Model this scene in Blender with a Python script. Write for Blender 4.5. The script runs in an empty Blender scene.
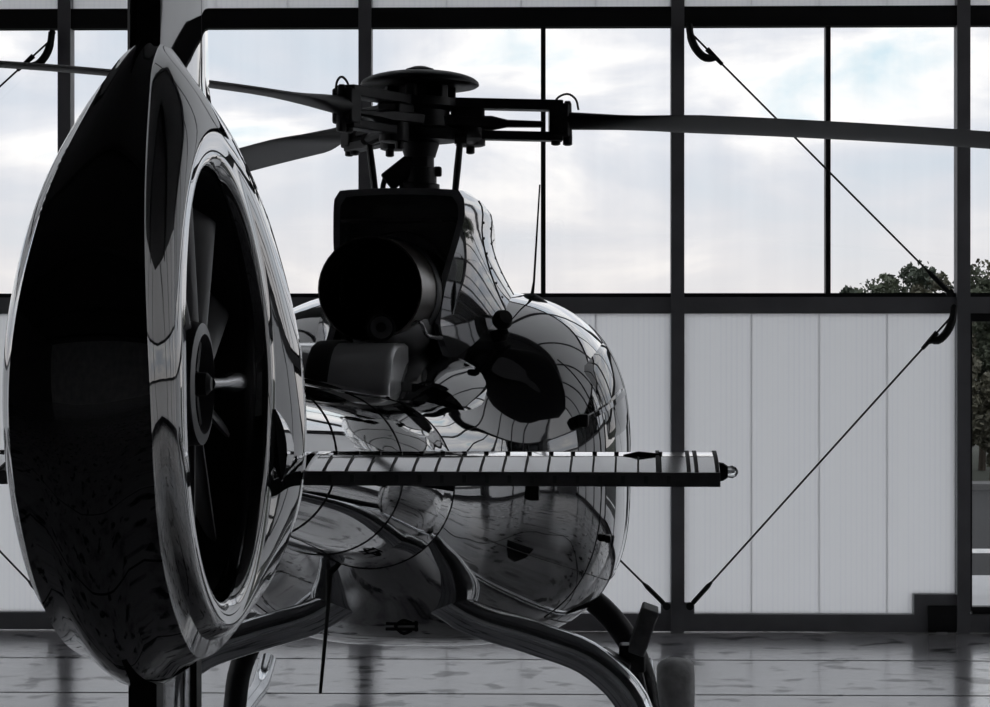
import bpy, math, random
import numpy as np
from mathutils import Vector, Matrix
random.seed(7)
rng = np.random.default_rng(7)
PI = math.pi
scene = bpy.context.scene
COL = scene.collection

# ---------------------------------------------------------------- camera / world / exposure
F = 2185.0          # focal length in pixels of the 990 x 707 frame
CAM_H = 2.05
CAM_YAW = math.radians(1.4)
cam_d = bpy.data.cameras.new('camera')
cam_d.sensor_fit = 'HORIZONTAL'
cam_d.sensor_width = 36.0
cam_d.lens = 36.0 * F / 990.0
cam_d.clip_end = 600
cam = bpy.data.objects.new('camera', cam_d)
COL.objects.link(cam)
cam.location = (0, 0, CAM_H)
cam.rotation_euler = (PI / 2, 0, CAM_YAW)
scene.camera = cam

scene.view_settings.view_transform = 'Standard'
scene.view_settings.look = 'None'
scene.view_settings.gamma = 1.0
scene.view_settings.use_curve_mapping = False
scene.view_settings.exposure = 0.14
scene.cycles.use_denoising = True
scene.cycles.max_bounces = 10
scene.cycles.transparent_max_bounces = 16
scene.cycles.sample_clamp_indirect = 6.0

world = bpy.data.worlds.new('overcast_sky')
scene.world = world
world.use_nodes = True
wn = world.node_tree
for n in list(wn.nodes):
    wn.nodes.remove(n)


def nd(nt, typ, **kw):
    n = nt.nodes.new(typ)
    for k, v in kw.items():
        if k.startswith('i_'):
            n.inputs[k[2:].replace('_', ' ')].default_value = v
        else:
            setattr(n, k, v)
    return n


def ramp(nt, stops):
    r = nt.nodes.new('ShaderNodeValToRGB')
    e = r.color_ramp.elements
    while len(e) > 1:
        e.remove(e[-1])
    e[0].position, e[0].color = stops[0][0], (*stops[0][1], 1)
    for p, c in stops[1:]:
        x = e.new(p)
        x.color = (*c, 1)
    return r


out = nd(wn, 'ShaderNodeOutputWorld')
bg = nd(wn, 'ShaderNodeBackground')
bg.inputs['Strength'].default_value = 1.22
tc = nd(wn, 'ShaderNodeTexCoord')
mp = nd(wn, 'ShaderNodeMapping')
mp.inputs['Scale'].default_value = (8.0, 8.0, 22.0)
mp.inputs['Location'].default_value = (1.3, 0.4, 2.2)
wn.links.new(tc.outputs['Generated'], mp.inputs['Vector'])
nz = nd(wn, 'ShaderNodeTexNoise')
nz.inputs['Scale'].default_value = 1.0
nz.inputs['Detail'].default_value = 6.0
nz.inputs['Roughness'].default_value = 0.5
nz.inputs['Distortion'].default_value = 0.35
wn.links.new(mp.outputs['Vector'], nz.inputs['Vector'])
cl = ramp(wn, [(0.30, (0.50, 0.57, 0.64)), (0.44, (0.57, 0.605, 0.66)), (0.53, (0.66, 0.675, 0.71)), (0.61, (0.86, 0.85, 0.84)), (0.72, (0.56, 0.68, 0.74))])
wn.links.new(nz.outputs['Fac'], cl.inputs['Fac'])
# peachy haze low over the horizon
sx = nd(wn, 'ShaderNodeSeparateXYZ')
wn.links.new(tc.outputs['Generated'], sx.inputs['Vector'])
hz = nd(wn, 'ShaderNodeMapRange')
hz.inputs['From Min'].default_value = 0.015
hz.inputs['From Max'].default_value = 0.10
hz.inputs['To Min'].default_value = 0.8
hz.inputs['To Max'].default_value = 0.0
wn.links.new(sx.outputs['Z'], hz.inputs['Value'])
mx = nd(wn, 'ShaderNodeMixRGB')
mx.inputs['Color2'].default_value = (0.665, 0.635, 0.62, 1)
wn.links.new(hz.outputs['Result'], mx.inputs['Fac'])
wn.links.new(cl.outputs['Color'], mx.inputs['Color1'])
wn.links.new(mx.outputs['Color'], bg.inputs['Color'])
wn.links.new(bg.outputs['Background'], out.inputs['Surface'])


# ---------------------------------------------------------------- materials
M = {}


def mat(name, col, rough=0.5, metal=0.0, ior=1.5, coat=0.0, var=0.0, vscale=8.0, bump=0.0, bscale=40.0, rvar=0.0):
    m = bpy.data.materials.new(name)
    m.use_nodes = True
    nt = m.node_tree
    b = nt.nodes['Principled BSDF']
    b.inputs['Base Color'].default_value = (*col, 1)
    b.inputs['Roughness'].default_value = rough
    b.inputs['Metallic'].default_value = metal
    b.inputs['IOR'].default_value = ior
    b.inputs['Coat Weight'].default_value = coat
    b.inputs['Coat Roughness'].default_value = 0.02
    tcn = nd(nt, 'ShaderNodeTexCoord')
    if var > 0 or rvar > 0:
        n = nd(nt, 'ShaderNodeTexNoise')
        n.inputs['Scale'].default_value = vscale
        n.inputs['Detail'].default_value = 5
        nt.links.new(tcn.outputs['Object'], n.inputs['Vector'])
        if var > 0:
            r = ramp(nt, [(0.3, tuple(c * (1 - var) for c in col)), (0.7, tuple(min(1, c * (1 + var)) for c in col))])
            nt.links.new(n.outputs['Fac'], r.inputs['Fac'])
            nt.links.new(r.outputs['Color'], b.inputs['Base Color'])
        if rvar > 0:
            q = nd(nt, 'ShaderNodeMapRange')
            q.inputs['To Min'].default_value = max(0, rough - rvar)
            q.inputs['To Max'].default_value = rough + rvar
            nt.links.new(n.outputs['Fac'], q.inputs['Value'])
            nt.links.new(q.outputs['Result'], b.inputs['Roughness'])
    if bump > 0:
        n2 = nd(nt, 'ShaderNodeTexNoise')
        n2.inputs['Scale'].default_value = bscale
        n2.inputs['Detail'].default_value = 3
        nt.links.new(tcn.outputs['Object'], n2.inputs['Vector'])
        bp = nd(nt, 'ShaderNodeBump')
        bp.inputs['Strength'].default_value = bump
        bp.inputs['Distance'].default_value = 0.01
        nt.links.new(n2.outputs['Fac'], bp.inputs['Height'])
        nt.links.new(bp.outputs['Normal'], b.inputs['Normal'])
    M[name] = m
    return m


mat('gloss_paint', (0.008, 0.008, 0.009), 0.02, 0.0, 1.9, 1.0, var=0.15, vscale=1.5, bump=0.012, bscale=3.0)
mat('gloss_panel', (0.16, 0.16, 0.168), 0.04, 0.7, 1.9, 0.0, var=0.1, vscale=2, bump=0.03, bscale=4.0)
mat('flange_grey', (0.22, 0.22, 0.225), 0.35, 0.4, 1.5, var=0.25, vscale=9)
mat('seam', (0.004, 0.004, 0.004), 0.6)
mat('dark_metal', (0.020, 0.020, 0.022), 0.45, 0.3, 1.5, var=0.35, vscale=12)
mat('blade_skin', (0.010, 0.010, 0.011), 0.5, 0.0, 1.5, var=0.2, vscale=3)
mat('fan_metal', (0.15, 0.15, 0.155), 0.38, 0.2, 1.5, var=0.2, vscale=5)
mat('steel', (0.30, 0.30, 0.31), 0.25, 0.9, 1.5, var=0.2, vscale=10)
mat('exhaust_metal', (0.16, 0.145, 0.135), 0.30, 0.8, 1.5, var=0.4, vscale=5)
mat('bay_lining', (0.012, 0.012, 0.013), 0.18, 0.0, 1.6, var=0.5, vscale=6, bump=0.3, bscale=8)
mat('cooler_skin', (0.85, 0.85, 0.86), 0.16, 0.35, 1.5, var=0.12, vscale=5, bump=0.10, bscale=6)
mat('stab_skin', (0.86, 0.86, 0.87), 0.07, 0.9, 1.5, var=0.06, vscale=4)
mat('soot', (0.006, 0.006, 0.006), 0.9)
mat('chrome_tube', (0.80, 0.82, 0.86), 0.10, 0.9, 1.9, var=0.2, vscale=4)
mat('rubber', (0.24, 0.24, 0.245), 0.75, var=0.25, vscale=20, bump=0.2, bscale=60)
mat('tyre_grey', (0.62, 0.62, 0.625), 0.85, var=0.2, vscale=15, bump=0.3, bscale=30)
mat('cabin_glass', (0.006, 0.007, 0.008), 0.015, 0.0, 1.7)
mat('lamp_glass', (0.9, 0.92, 0.92), 0.03, 0.0, 1.45)
M['lamp_glass'].node_tree.nodes['Principled BSDF'].inputs['Transmission Weight'].default_value = 1.0
mat('frame_steel', (0.24, 0.24, 0.255), 0.5, 0.0, 1.5, var=0.12, vscale=4)
mat('frame_dark', (0.012, 0.012, 0.013), 0.55)
mat('mullion', (0.012, 0.012, 0.013), 0.5)
mat('cable_black', (0.012, 0.012, 0.012), 0.5, 0.3)
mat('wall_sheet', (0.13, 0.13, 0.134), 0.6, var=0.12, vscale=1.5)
mat('rear_sheet', (0.80, 0.80, 0.81), 0.6, var=0.2, vscale=0.8)  # colour kept pale so the unseen rear wall reflects brighter in the shroud
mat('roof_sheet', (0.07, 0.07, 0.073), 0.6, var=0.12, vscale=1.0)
mat('truss', (0.03, 0.03, 0.032), 0.55)
mat('bark', (0.05, 0.038, 0.028), 0.9, var=0.3, vscale=10)
mat('kerb', (0.16, 0.16, 0.16), 0.8, var=0.15, vscale=3)
mat('white_line', (0.75, 0.75, 0.74), 0.7, var=0.1, vscale=5)
for i, c in enumerate([(0.085, 0.10, 0.065), (0.06, 0.075, 0.052), (0.095, 0.092, 0.062)]):
    mat('leaf_%d' % i, c, 0.7, var=0.45, vscale=1.4)
mat('grass', (0.03, 0.036, 0.022), 0.9, var=0.4, vscale=0.4)
mat('asphalt', (0.022, 0.022, 0.023), 0.95, var=0.25, vscale=0.6)
mat('apron', (0.58, 0.58, 0.59), 0.7, var=0.15, vscale=0.7)


def polycarbonate(name='polycarbonate', lo=(0.95, 0.95, 0.965), hi=(1.0, 1.0, 1.0)):
    m = bpy.data.materials.new(name)
    m.use_nodes = True
    nt = m.node_tree
    nt.nodes.remove(nt.nodes['Principled BSDF'])
    o = nt.nodes['Material Output']
    tcn = nd(nt, 'ShaderNodeTexCoord')
    w1 = nd(nt, 'ShaderNodeTexWave', wave_type='BANDS', bands_direction='X')
    w1.inputs['Scale'].default_value = 8.0
    w1.inputs['Distortion'].default_value = 0.0
    w2 = nd(nt, 'ShaderNodeTexNoise')
    w2.inputs['Scale'].default_value = 14.0
    mpn = nd(nt, 'ShaderNodeMapping')
    mpn.inputs['Scale'].default_value = (1, 1, 0.02)
    nt.links.new(tcn.outputs['Object'], w1.inputs['Vector'])
    nt.links.new(tcn.outputs['Object'], mpn.inputs['Vector'])
    nt.links.new(mpn.outputs['Vector'], w2.inputs['Vector'])
    ad = nd(nt, 'ShaderNodeMath', operation='ADD')
    nt.links.new(w1.outputs['Fac'], ad.inputs[0])
    nt.links.new(w2.outputs['Fac'], ad.inputs[1])
    r = ramp(nt, [(0.3, lo), (0.95, hi)])
    nt.links.new(ad.outputs['Value'], r.inputs['Fac'])
    tl = nd(nt, 'ShaderNodeBsdfTranslucent')
    df = nd(nt, 'ShaderNodeBsdfDiffuse')
    df.inputs['Color'].default_value = (0.75, 0.75, 0.77, 1)
    gl = nd(nt, 'ShaderNodeBsdfGlossy')
    gl.inputs['Roughness'].default_value = 0.2
    nt.links.new(r.outputs['Color'], tl.inputs['Color'])
    m1 = nd(nt, 'ShaderNodeMixShader')
    m1.inputs['Fac'].default_value = 0.02
    nt.links.new(tl.outputs[0], m1.inputs[1])
    nt.links.new(df.outputs[0], m1.inputs[2])
    fr = nd(nt, 'ShaderNodeFresnel')
    fr.inputs['IOR'].default_value = 1.18
    m2 = nd(nt, 'ShaderNodeMixShader')
    nt.links.new(fr.outputs[0], m2.inputs['Fac'])
    nt.links.new(m1.outputs[0], m2.inputs[1])
    nt.links.new(gl.outputs[0], m2.inputs[2])
    nt.links.new(m2.outputs[0], o.inputs['Surface'])
    M[name] = m


def clear_glass():
    m = bpy.data.materials.new('clear_glass')
    m.use_nodes = True
    nt = m.node_tree
    nt.nodes.remove(nt.nodes['Principled BSDF'])
    o = nt.nodes['Material Output']
    tr = nd(nt, 'ShaderNodeBsdfTransparent')
    tr.inputs['Color'].default_value = (0.985, 0.99, 0.99, 1)
    gl = nd(nt, 'ShaderNodeBsdfGlossy')
    gl.inputs['Roughness'].default_value = 0.01
    fr = nd(nt, 'ShaderNodeFresnel')
    fr.inputs['IOR'].default_value = 1.35
    # faint vertical dirt streaks on the glass
    tcn = nd(nt, 'ShaderNodeTexCoord')
    mpn = nd(nt, 'ShaderNodeMapping')
    mpn.inputs['Scale'].default_value = (5, 5, 0.3)
    nz_ = nd(nt, 'ShaderNodeTexNoise')
    nz_.inputs['Scale'].default_value = 1.0
    nz_.inputs['Detail'].default_value = 6
    nt.links.new(tcn.outputs['Object'], mpn.inputs['Vector'])
    nt.links.new(mpn.outputs['Vector'], nz_.inputs['Vector'])
    rr = ramp(nt, [(0.35, (0.99, 0.99, 0.99)), (0.75, (0.965, 0.965, 0.968))])
    nt.links.new(nz_.outputs['Fac'], rr.inputs['Fac'])
    nt.links.new(rr.outputs['Color'], tr.inputs['Color'])
    mxs = nd(nt, 'ShaderNodeMixShader')
    nt.links.new(fr.outputs[0], mxs.inputs['Fac'])
    nt.links.new(tr.outputs[0], mxs.inputs[1])
    nt.links.new(gl.outputs[0], mxs.inputs[2])
    nt.links.new(mxs.outputs[0], o.inputs['Surface'])
    M['clear_glass'] = m


def floor_mat():
    m = bpy.data.materials.new('floor_epoxy')
    m.use_nodes = True
    nt = m.node_tree
    b = nt.nodes['Principled BSDF']
    tcn = nd(nt, 'ShaderNodeTexCoord')
    geo = nd(nt, 'ShaderNodeNewGeometry')
    n = nd(nt, 'ShaderNodeTexNoise')
    n.inputs['Scale'].default_value = 2.3
    n.inputs['Detail'].default_value = 8
    n.inputs['Roughness'].default_value = 0.62
    nt.links.new(geo.outputs['Position'], n.inputs['Vector'])
    r = ramp(nt, [(0.34, (0.22, 0.217, 0.232)), (0.47, (0.46, 0.454, 0.475)), (0.70, (0.56, 0.552, 0.575))])
    nt.links.new(n.outputs['Fac'], r.inputs['Fac'])
    # dark scuff marks
    n3 = nd(nt, 'ShaderNodeTexNoise')
    n3.inputs['Scale'].default_value = 3.9
    n3.inputs['Detail'].default_value = 4
    n3.inputs['Distortion'].default_value = 0.25
    nt.links.new(geo.outputs['Position'], n3.inputs['Vector'])
    sc_ = nd(nt, 'ShaderNodeMapRange')
    sc_.inputs['From Min'].default_value = 0.565
    sc_.inputs['From Max'].default_value = 0.64
    nt.links.new(n3.outputs['Fac'], sc_.inputs['Value'])
    mxr = nd(nt, 'ShaderNodeMixRGB')
    mxr.inputs['Color2'].default_value = (0.05, 0.05, 0.055, 1)
    nt.links.new(sc_.outputs['Result'], mxr.inputs['Fac'])
    nt.links.new(r.outputs['Color'], mxr.inputs['Color1'])
    nt.links.new(mxr.outputs['Color'], b.inputs['Base Color'])
    rr = nd(nt, 'ShaderNodeMapRange')
    rr.inputs['To Min'].default_value = 0.10
    rr.inputs['To Max'].default_value = 0.22
    nt.links.new(n.outputs['Fac'], rr.inputs['Value'])
    nt.links.new(rr.outputs['Result'], b.inputs['Roughness'])
    b.inputs['IOR'].default_value = 1.6
    b.inputs['Coat Weight'].default_value = 1.0
    b.inputs['Coat Roughness'].default_value = 0.20
    inv = nd(nt, 'ShaderNodeMath', operation='SUBTRACT')
    inv.inputs[0].default_value = 1.0
    nt.links.new(sc_.outputs['Result'], inv.inputs[1])
    nt.links.new(inv.outputs['Value'], b.inputs['Coat Weight'])
    b.inputs['Coat IOR'].default_value = 1.6
    n2 = nd(nt, 'ShaderNodeTexNoise')
    n2.inputs['Scale'].default_value = 9.0
    n2.inputs['Detail'].default_value = 4
    nt.links.new(geo.outputs['Position'], n2.inputs['Vector'])
    bp = nd(nt, 'ShaderNodeBump')
    bp.inputs['Strength'].default_value = 0.16
    bp.inputs['Distance'].default_value = 0.01
    nt.links.new(n2.outputs['Fac'], bp.inputs['Height'])
    nt.links.new(bp.outputs['Normal'], b.inputs['Normal'])
    nt.links.new(bp.outputs['Normal'], b.inputs['Coat Normal'])
    M['floor_epoxy'] = m


polycarbonate()
polycarbonate('poly_joint', (0.86, 0.86, 0.87), (0.90, 0.90, 0.91))
clear_glass()
floor_mat()


# ---------------------------------------------------------------- mesh helpers
def norm(v):
    v = np.array(v, float)
    return v / (np.linalg.norm(v) + 1e-12)


class MB:
    def __init__(self):
        self.v, self.f = [], []

    def add(self, vs, fs):
        o = len(self.v)
        self.v += [tuple(map(float, p)) for p in vs]
        self.f += [tuple(i + o for i in f) for f in fs]
        return self

    def box(self, c, s, R=None):
        hx, hy, hz_ = s[0] / 2, s[1] / 2, s[2] / 2
        p = np.array([(-hx, -hy, -hz_), (hx, -hy, -hz_), (hx, hy, -hz_), (-hx, hy, -hz_), (-hx, -hy, hz_), (hx, -hy, hz_), (hx, hy, hz_), (-hx, hy, hz_)])
        if R is not None:
            p = p @ np.array(R.to_3x3()).T
        p = p + np.array(c)
        return self.add(p, [(0, 3, 2, 1), (4, 5, 6, 7), (0, 1, 5, 4), (1, 2, 6, 5), (2, 3, 7, 6), (3, 0, 4, 7)])

    def span(self, a, b):
        a, b = np.array(a, float), np.array(b, float)
        return self.box((a + b) / 2, np.abs(b - a))

    def loft(self, rings, closed=True, cap0=True, cap1=True, loop=False):
        n = len(rings[0])
        vs = [p for r in rings for p in r]
        fs = []
        k = len(rings)
        for i in range(k if loop else k - 1):
            i2 = (i + 1) % k
            for j in range(n if closed else n - 1):
                j2 = (j + 1) % n
                fs.append((i * n + j, i * n + j2, i2 * n + j2, i2 * n + j))
        if closed and cap0 and not loop:
            fs.append(tuple(range(n - 1, -1, -1)))
        if closed and cap1 and not loop:
            fs.append(tuple((k - 1) * n + j for j in range(n)))
        return self.add(vs, fs)

    def tube(self, path, rad, n=12, caps=True, flat=1.0):
        path = [np.array(p, float) for p in path]
        k = len(path)
        if not hasattr(rad, '__len__'):
            rad = [rad] * k
        T = [norm(path[min(i + 1, k - 1)] - path[max(i - 1, 0)]) for i in range(k)]
        up = np.array((0, 0, 1.0))
        if abs(T[0] @ up) > 0.9:
            up = np.array((0, 1.0, 0))
        rings = []
        N = norm(up - T[0] * (up @ T[0]))
        for i in range(k):
            N = norm(N - T[i] * (N @ T[i]))
            B = np.cross(T[i], N)
            rings.append([path[i] + rad[i] * (math.cos(t) * B + flat * math.sin(t) * N) for t in np.linspace(0, 2 * PI, n, endpoint=False)])
        return self.loft(rings, True, caps, caps)

    def lathe(self, prof, origin, axis, n=24, cap0=True, cap1=True):
        """prof: list of (distance along axis, radius)"""
        ax = norm(axis)
        up = np.array((0, 0, 1.0)) if abs(ax[2]) < 0.9 else np.array((0, 1.0, 0))
        U = norm(np.cross(up, ax))
        V = np.cross(ax, U)
        o = np.array(origin, float)
        rings = [[o + ax * d + r * (math.cos(t) * U + math.sin(t) * V) for t in np.linspace(0, 2 * PI, n, endpoint=False)] for d, r in prof]
        return self.loft(rings, True, cap0, cap1)

    def mesh(self, name, m, smooth=35):
        me = bpy.data.meshes.new(name)
        me.from_pydata(self.v, [], self.f)
        me.materials.append(M[m])
        import bmesh
        bm = bmesh.new()
        bm.from_mesh(me)
        bmesh.ops.recalc_face_normals(bm, faces=bm.faces)
        bm.to_mesh(me)
        bm.free()
        if smooth:
            me.shade_smooth()
            me.set_sharp_from_angle(angle=math.radians(smooth))
        me.update()
        return me

    def build(self, name, m, parent=None, matrix=None, smooth=35, bevel=0):
        o = bpy.data.objects.new(name, self.mesh(name, m, smooth))
        COL.objects.link(o)
        if matrix is not None:
            o.matrix_world = matrix
        o.parent = parent
        if bevel:
            md = o.modifiers.new('bevel', 'BEVEL')
            md.width = bevel
            md.segments = 2
            md.limit_method = 'ANGLE'
        return o


def link(name, me, parent=None, loc=(0, 0, 0), rot=None):
    o = bpy.data.objects.new(name, me)
    COL.objects.link(o)
    o.parent = parent
    o.location = loc
    if rot is not None:
        o.rotation_euler = rot
    return o


def empty(name, loc=(0, 0, 0), rz=0, parent=None):
    o = bpy.data.objects.new(name, None)
    COL.objects.link(o)
    o.empty_display_size = 0.2
    o.location = loc
    o.rotation_euler = (0, 0, rz)
    o.parent = parent
    return o


def tag(o, label=None, cat=None, group=None, kind=None):
    for k, v in (('label', label), ('category', cat), ('group', group), ('kind', kind)):
        if v:
            o[k] = v
    return o


def struct(o, label, cat='structure'):
    return tag(o, label, cat, kind='structure')


def spline(xs, ys, t):
    """Catmull-Rom (finite difference) interpolation of ys(xs) at t"""
    xs, ys, t = np.array(xs, float), np.array(ys, float), np.atleast_1d(np.array(t, float))
    d = np.gradient(ys, xs)
    i = np.clip(np.searchsorted(xs, t) - 1, 0, len(xs) - 2)
    h = xs[i + 1] - xs[i]
    u = (t - xs[i]) / h
    r = (2 * u**3 - 3 * u**2 + 1) * ys[i] + (u**3 - 2 * u**2 + u) * h * d[i] + (-2 * u**3 + 3 * u**2) * ys[i + 1] + (u**3 - u**2) * h * d[i + 1]
    return r


def curve3(pts, n=24):
    pts = np.array(pts, float)
    s = np.concatenate([[0], np.cumsum(np.linalg.norm(np.diff(pts, axis=0), axis=1))])
    t = np.linspace(0, s[-1], n)
    return np.stack([spline(s, pts[:, k], t) for k in range(3)], 1)


# ---------------------------------------------------------------- the hangar
D = 16.17            # distance of the glazed door wall on the camera axis
YAW = 0.0
WX0, WX1 = -13.2, 12.6
YB = -16.0           # rear wall
ROOF_Z = 9.2
wallm = (-0.395, D, 0)


def wall_root(name, label):
    e = empty(name, wallm, YAW)
    return struct(e, label, 'wall')


wf = wall_root('wall_front', 'glazed hangar door wall of dark steel posts, clear panes and white ribbed sheets')
PW = 0.096
posts = [-3.185, -0.957, 1.345, 3.435]
x = posts[0]
while x - 2.25 > WX0:
    x -= 2.25
    posts.insert(0, x)
x = posts[-1]
while x + 2.2 < WX1:
    x += 2.2
    posts.append(x)
edges = [WX0] + posts + [WX1]
Z_SILL, Z_MID0, Z_MID1, Z_TOP0, Z_TOP1, Z_HEAD = 0.135, 2.345, 2.495, 4.455, 4.60, 8.8
post_me = MB().span((-PW / 2, -0.10, 0), (PW / 2, 0.04, ROOF_Z)).mesh('post', 'frame_steel')
for u in posts:
    link('post', post_me, wf, (u, 0, 0))
DOOR_U = posts.index(3.435)
for k in range(len(edges) - 1):
    u0 = edges[k] + (PW / 2 if k > 0 else 0)
    u1 = edges[k + 1] - (PW / 2 if k < len(edges) - 2 else 0)
    w = u1 - u0
    is_door = k == DOOR_U + 1
    # horizontal rails between the posts
    MB().span((u0, -0.08, Z_MID0), (u1, 0.02, Z_MID1 - 0.03)).build('rail', 'frame_steel', wf)
    MB().span((u0, -0.04, Z_MID1 - 0.029), (u1, 0.04, Z_MID1)).build('glazing_bead', 'frame_dark', wf)
    MB().span((u0, -0.09, Z_TOP0), (u1, 0.02, Z_TOP1)).build('rail', 'frame_dark', wf)
    MB().span((u0, -0.08, Z_HEAD), (u1, 0.02, ROOF_Z)).build('rail', 'frame_steel', wf)
    MB().span((u0, -0.08, 0.007), (u1, 0.02, Z_SILL)).build('rail', 'frame_steel', wf)
    # clear glass band with slim mullions
    mul = {-0.957: 0.357, 1.345: 2.452}.get(edges[k], u0 + w * 0.36)
    if is_door:
        mul = u0 + w * 0.55
    MB().span((mul - 0.018, -0.05, Z_MID0 + 0.06 if edges[k] == 1.345 else Z_MID1), (mul + 0.018, 0.05, Z_TOP0)).build('mullion', 'mullion', wf)
    for a, b in ((u0, mul - 0.018), (mul + 0.018, u1)):
        MB().span((a, -0.006, Z_MID1), (b, 0.006, Z_TOP0)).build('pane', 'clear_glass', wf)
    # white ribbed sheets above and below
    ns = 4
    sw = w / ns
    for z0, z1 in ((Z_SILL, Z_MID0), (Z_TOP1, Z_HEAD)):
        if is_door and z0 == Z_SILL:
            continue
        hh = z1 - z0
        b = MB()
        nf = 1
        b.span((0.0015, -0.008, 0), (sw - 0.0015, 0.008, hh))
        me = b.mesh('ribbed_sheet', 'polycarbonate', 0)
        for j in range(ns):
            link('ribbed_sheet', me, wf, (u0 + j * sw, 0, z0))
        for j in range(1, ns):
            MB().span((u0 + j * sw - 0.0015, -0.0075, z0), (u0 + j * sw + 0.0015, 0.0075, z1)).build('sheet_joint', 'poly_joint', wf)

# stepped corner frame and roller housing beside the glass door, gusset plates at the post feet
u9 = posts[DOOR_U]
MB().span((u9 - 0.36, -0.085, Z_SILL), (u9 - PW / 2, 0.05, 0.285)).build('corner_frame', 'frame_steel', wf)
MB().span((u9 - 0.262, -0.104, 0.012), (u9 - PW / 2 - 0.002, -0.0855, 0.205)).build('roller_housing', 'frame_dark', wf, bevel=0.006)
for du in (-0.232, -0.09):
    MB().span((u9 + du - 0.03, -0.105, 0.004), (u9 + du + 0.03, -0.086, 0.0115)).build('roller_plate', 'steel', wf)
for u in posts:
    for s in (-1, 1):
        if abs(u - u9) < 0.01:
            continue
        MB().span((u + s * PW / 2, -0.075, Z_SILL), (u + s * (PW / 2 + 0.075), -0.06, Z_SILL + 0.085)).build('gusset_plate', 'frame_steel', wf)

# glass door leaf
d1 = struct(empty('door_1', wallm, YAW), 'tall glass door leaf in a thin black frame beside the ribbed sheets', 'door')
a, b = u9 + PW / 2, posts[DOOR_U + 1] - PW / 2
fw_ = 0.022
zb, zt = 0.16, Z_MID0
MB().span((a, -0.05, zb), (a + fw_, 0.05, zt)).build('door_stile', 'frame_dark', d1)
MB().span((b - fw_, -0.05, zb), (b, 0.05, zt)).build('door_stile', 'frame_dark', d1)
MB().span((a + fw_, -0.05, zt - 0.06), (b - fw_, 0.05, zt)).build('door_rail', 'frame_dark', d1)
MB().span((a + fw_, -0.05, zb - 0.02), (b - fw_, 0.05, zb + 0.03)).build('door_rail', 'frame_dark', d1)
MB().span((a + fw_, -0.006, zb + 0.03), (b - fw_, 0.006, zt - 0.06)).build('pane', 'clear_glass', d1)

# floor: long poured strips with saw-cut joints
fl = MB().span((WX0 - 0.6, YB, -0.30), (WX1 + 0.2, D + 0.45, -0.012)).build('floor', 'seam', None, None, 0)
struct(fl, 'polished purple-grey hangar floor with long cut joints', 'floor')
ys = [YB] + list(np.arange(13.15 - 1.49 * 19, 16.1, 1.49)) + [D + 0.45]
ys = sorted(y for y in ys if YB <= y)
for y0, y1 in zip(ys[:-1], ys[1:]):
    if y1 - y0 < 0.05:
        continue
    MB().span((WX0 - 0.6, y0 + 0.02, -0.012), (WX1 + 0.2, y1 - 0.02, 0.0)).build('floor_slab', 'floor_epoxy', fl, None, 0)

# roof: dark sheet on wide beams
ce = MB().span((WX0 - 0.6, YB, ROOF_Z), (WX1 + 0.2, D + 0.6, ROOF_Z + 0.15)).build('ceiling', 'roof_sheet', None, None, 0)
struct(ce, 'dark sheet roof of the hangar overhead', 'ceiling')
for y in np.arange(YB + 3, D - 1, 6.0):
    MB().span((WX0 - 0.6, y - 0.12, ROOF_Z - 0.40), (WX1 + 0.2, y + 0.12, ROOF_Z - 0.001)).build('ceiling_beam', 'truss', ce)


# side walls: solid sheet low down, window band with posts; rear wall solid
def side_wall(name, X, label, zlo, zmid, zhi, ystart, tall):
    e = struct(empty(name, (X, 0, 0)), label, 'wall')
    YE = D + 0.4
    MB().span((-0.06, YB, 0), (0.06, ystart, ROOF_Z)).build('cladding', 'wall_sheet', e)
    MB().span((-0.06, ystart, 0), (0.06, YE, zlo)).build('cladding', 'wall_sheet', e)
    MB().span((-0.07, ystart, zhi), (0.07, YE, zhi + 0.15)).build('rail', 'frame_steel', e)
    n = max(1, round((YE - ystart) / 2.4))
    w = (YE - ystart) / n
    for k in range(n):
        y0 = ystart + k * w
        y1 = y0 + w
        MB().span((-0.09, y0 - 0.06, zlo), (0.09, y0 + 0.06, ROOF_Z)).build('post', 'frame_steel', e)
        MB().span((-0.006, y0 + 0.06, zmid), (0.006, y1 - 0.06, zhi)).build('pane', 'clear_glass', e)
        MB().span((-0.008, y0 + 0.06, zhi + 0.15), (0.008, y1 - 0.06, ROOF_Z)).build('ribbed_sheet', 'polycarbonate' if tall else 'roof_sheet', e)
        if zmid > zlo + 0.02:
            MB().span((-0.008, y0 + 0.06, zlo), (0.008, y1 - 0.06, zmid - 0.15)).build('ribbed_sheet', 'polycarbonate', e)
            MB().span((-0.07, y0 + 0.06, zmid - 0.15), (0.07, y1 - 0.06, zmid)).build('rail', 'frame_steel', e)
    return e


side_wall('wall_right', WX1 + 0.2, 'side wall of the hangar with tall windows and pale ribbed sheets', 0.3, 2.5, 4.5, 7.4, True)
side_wall('wall_left', WX0 - 0.6, 'opposite side wall of the hangar with windows near the glazed front', 0.3, 2.5, 4.5, 6.0, False)
wb = struct(empty('wall_back', (0, YB, 0)), 'plain pale rear wall of the hangar behind the camera', 'wall')
MB().span((WX0 - 0.6, -0.12, 0), (WX1 + 0.2, 0, ROOF_Z)).build('cladding', 'rear_sheet', wb)

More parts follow.
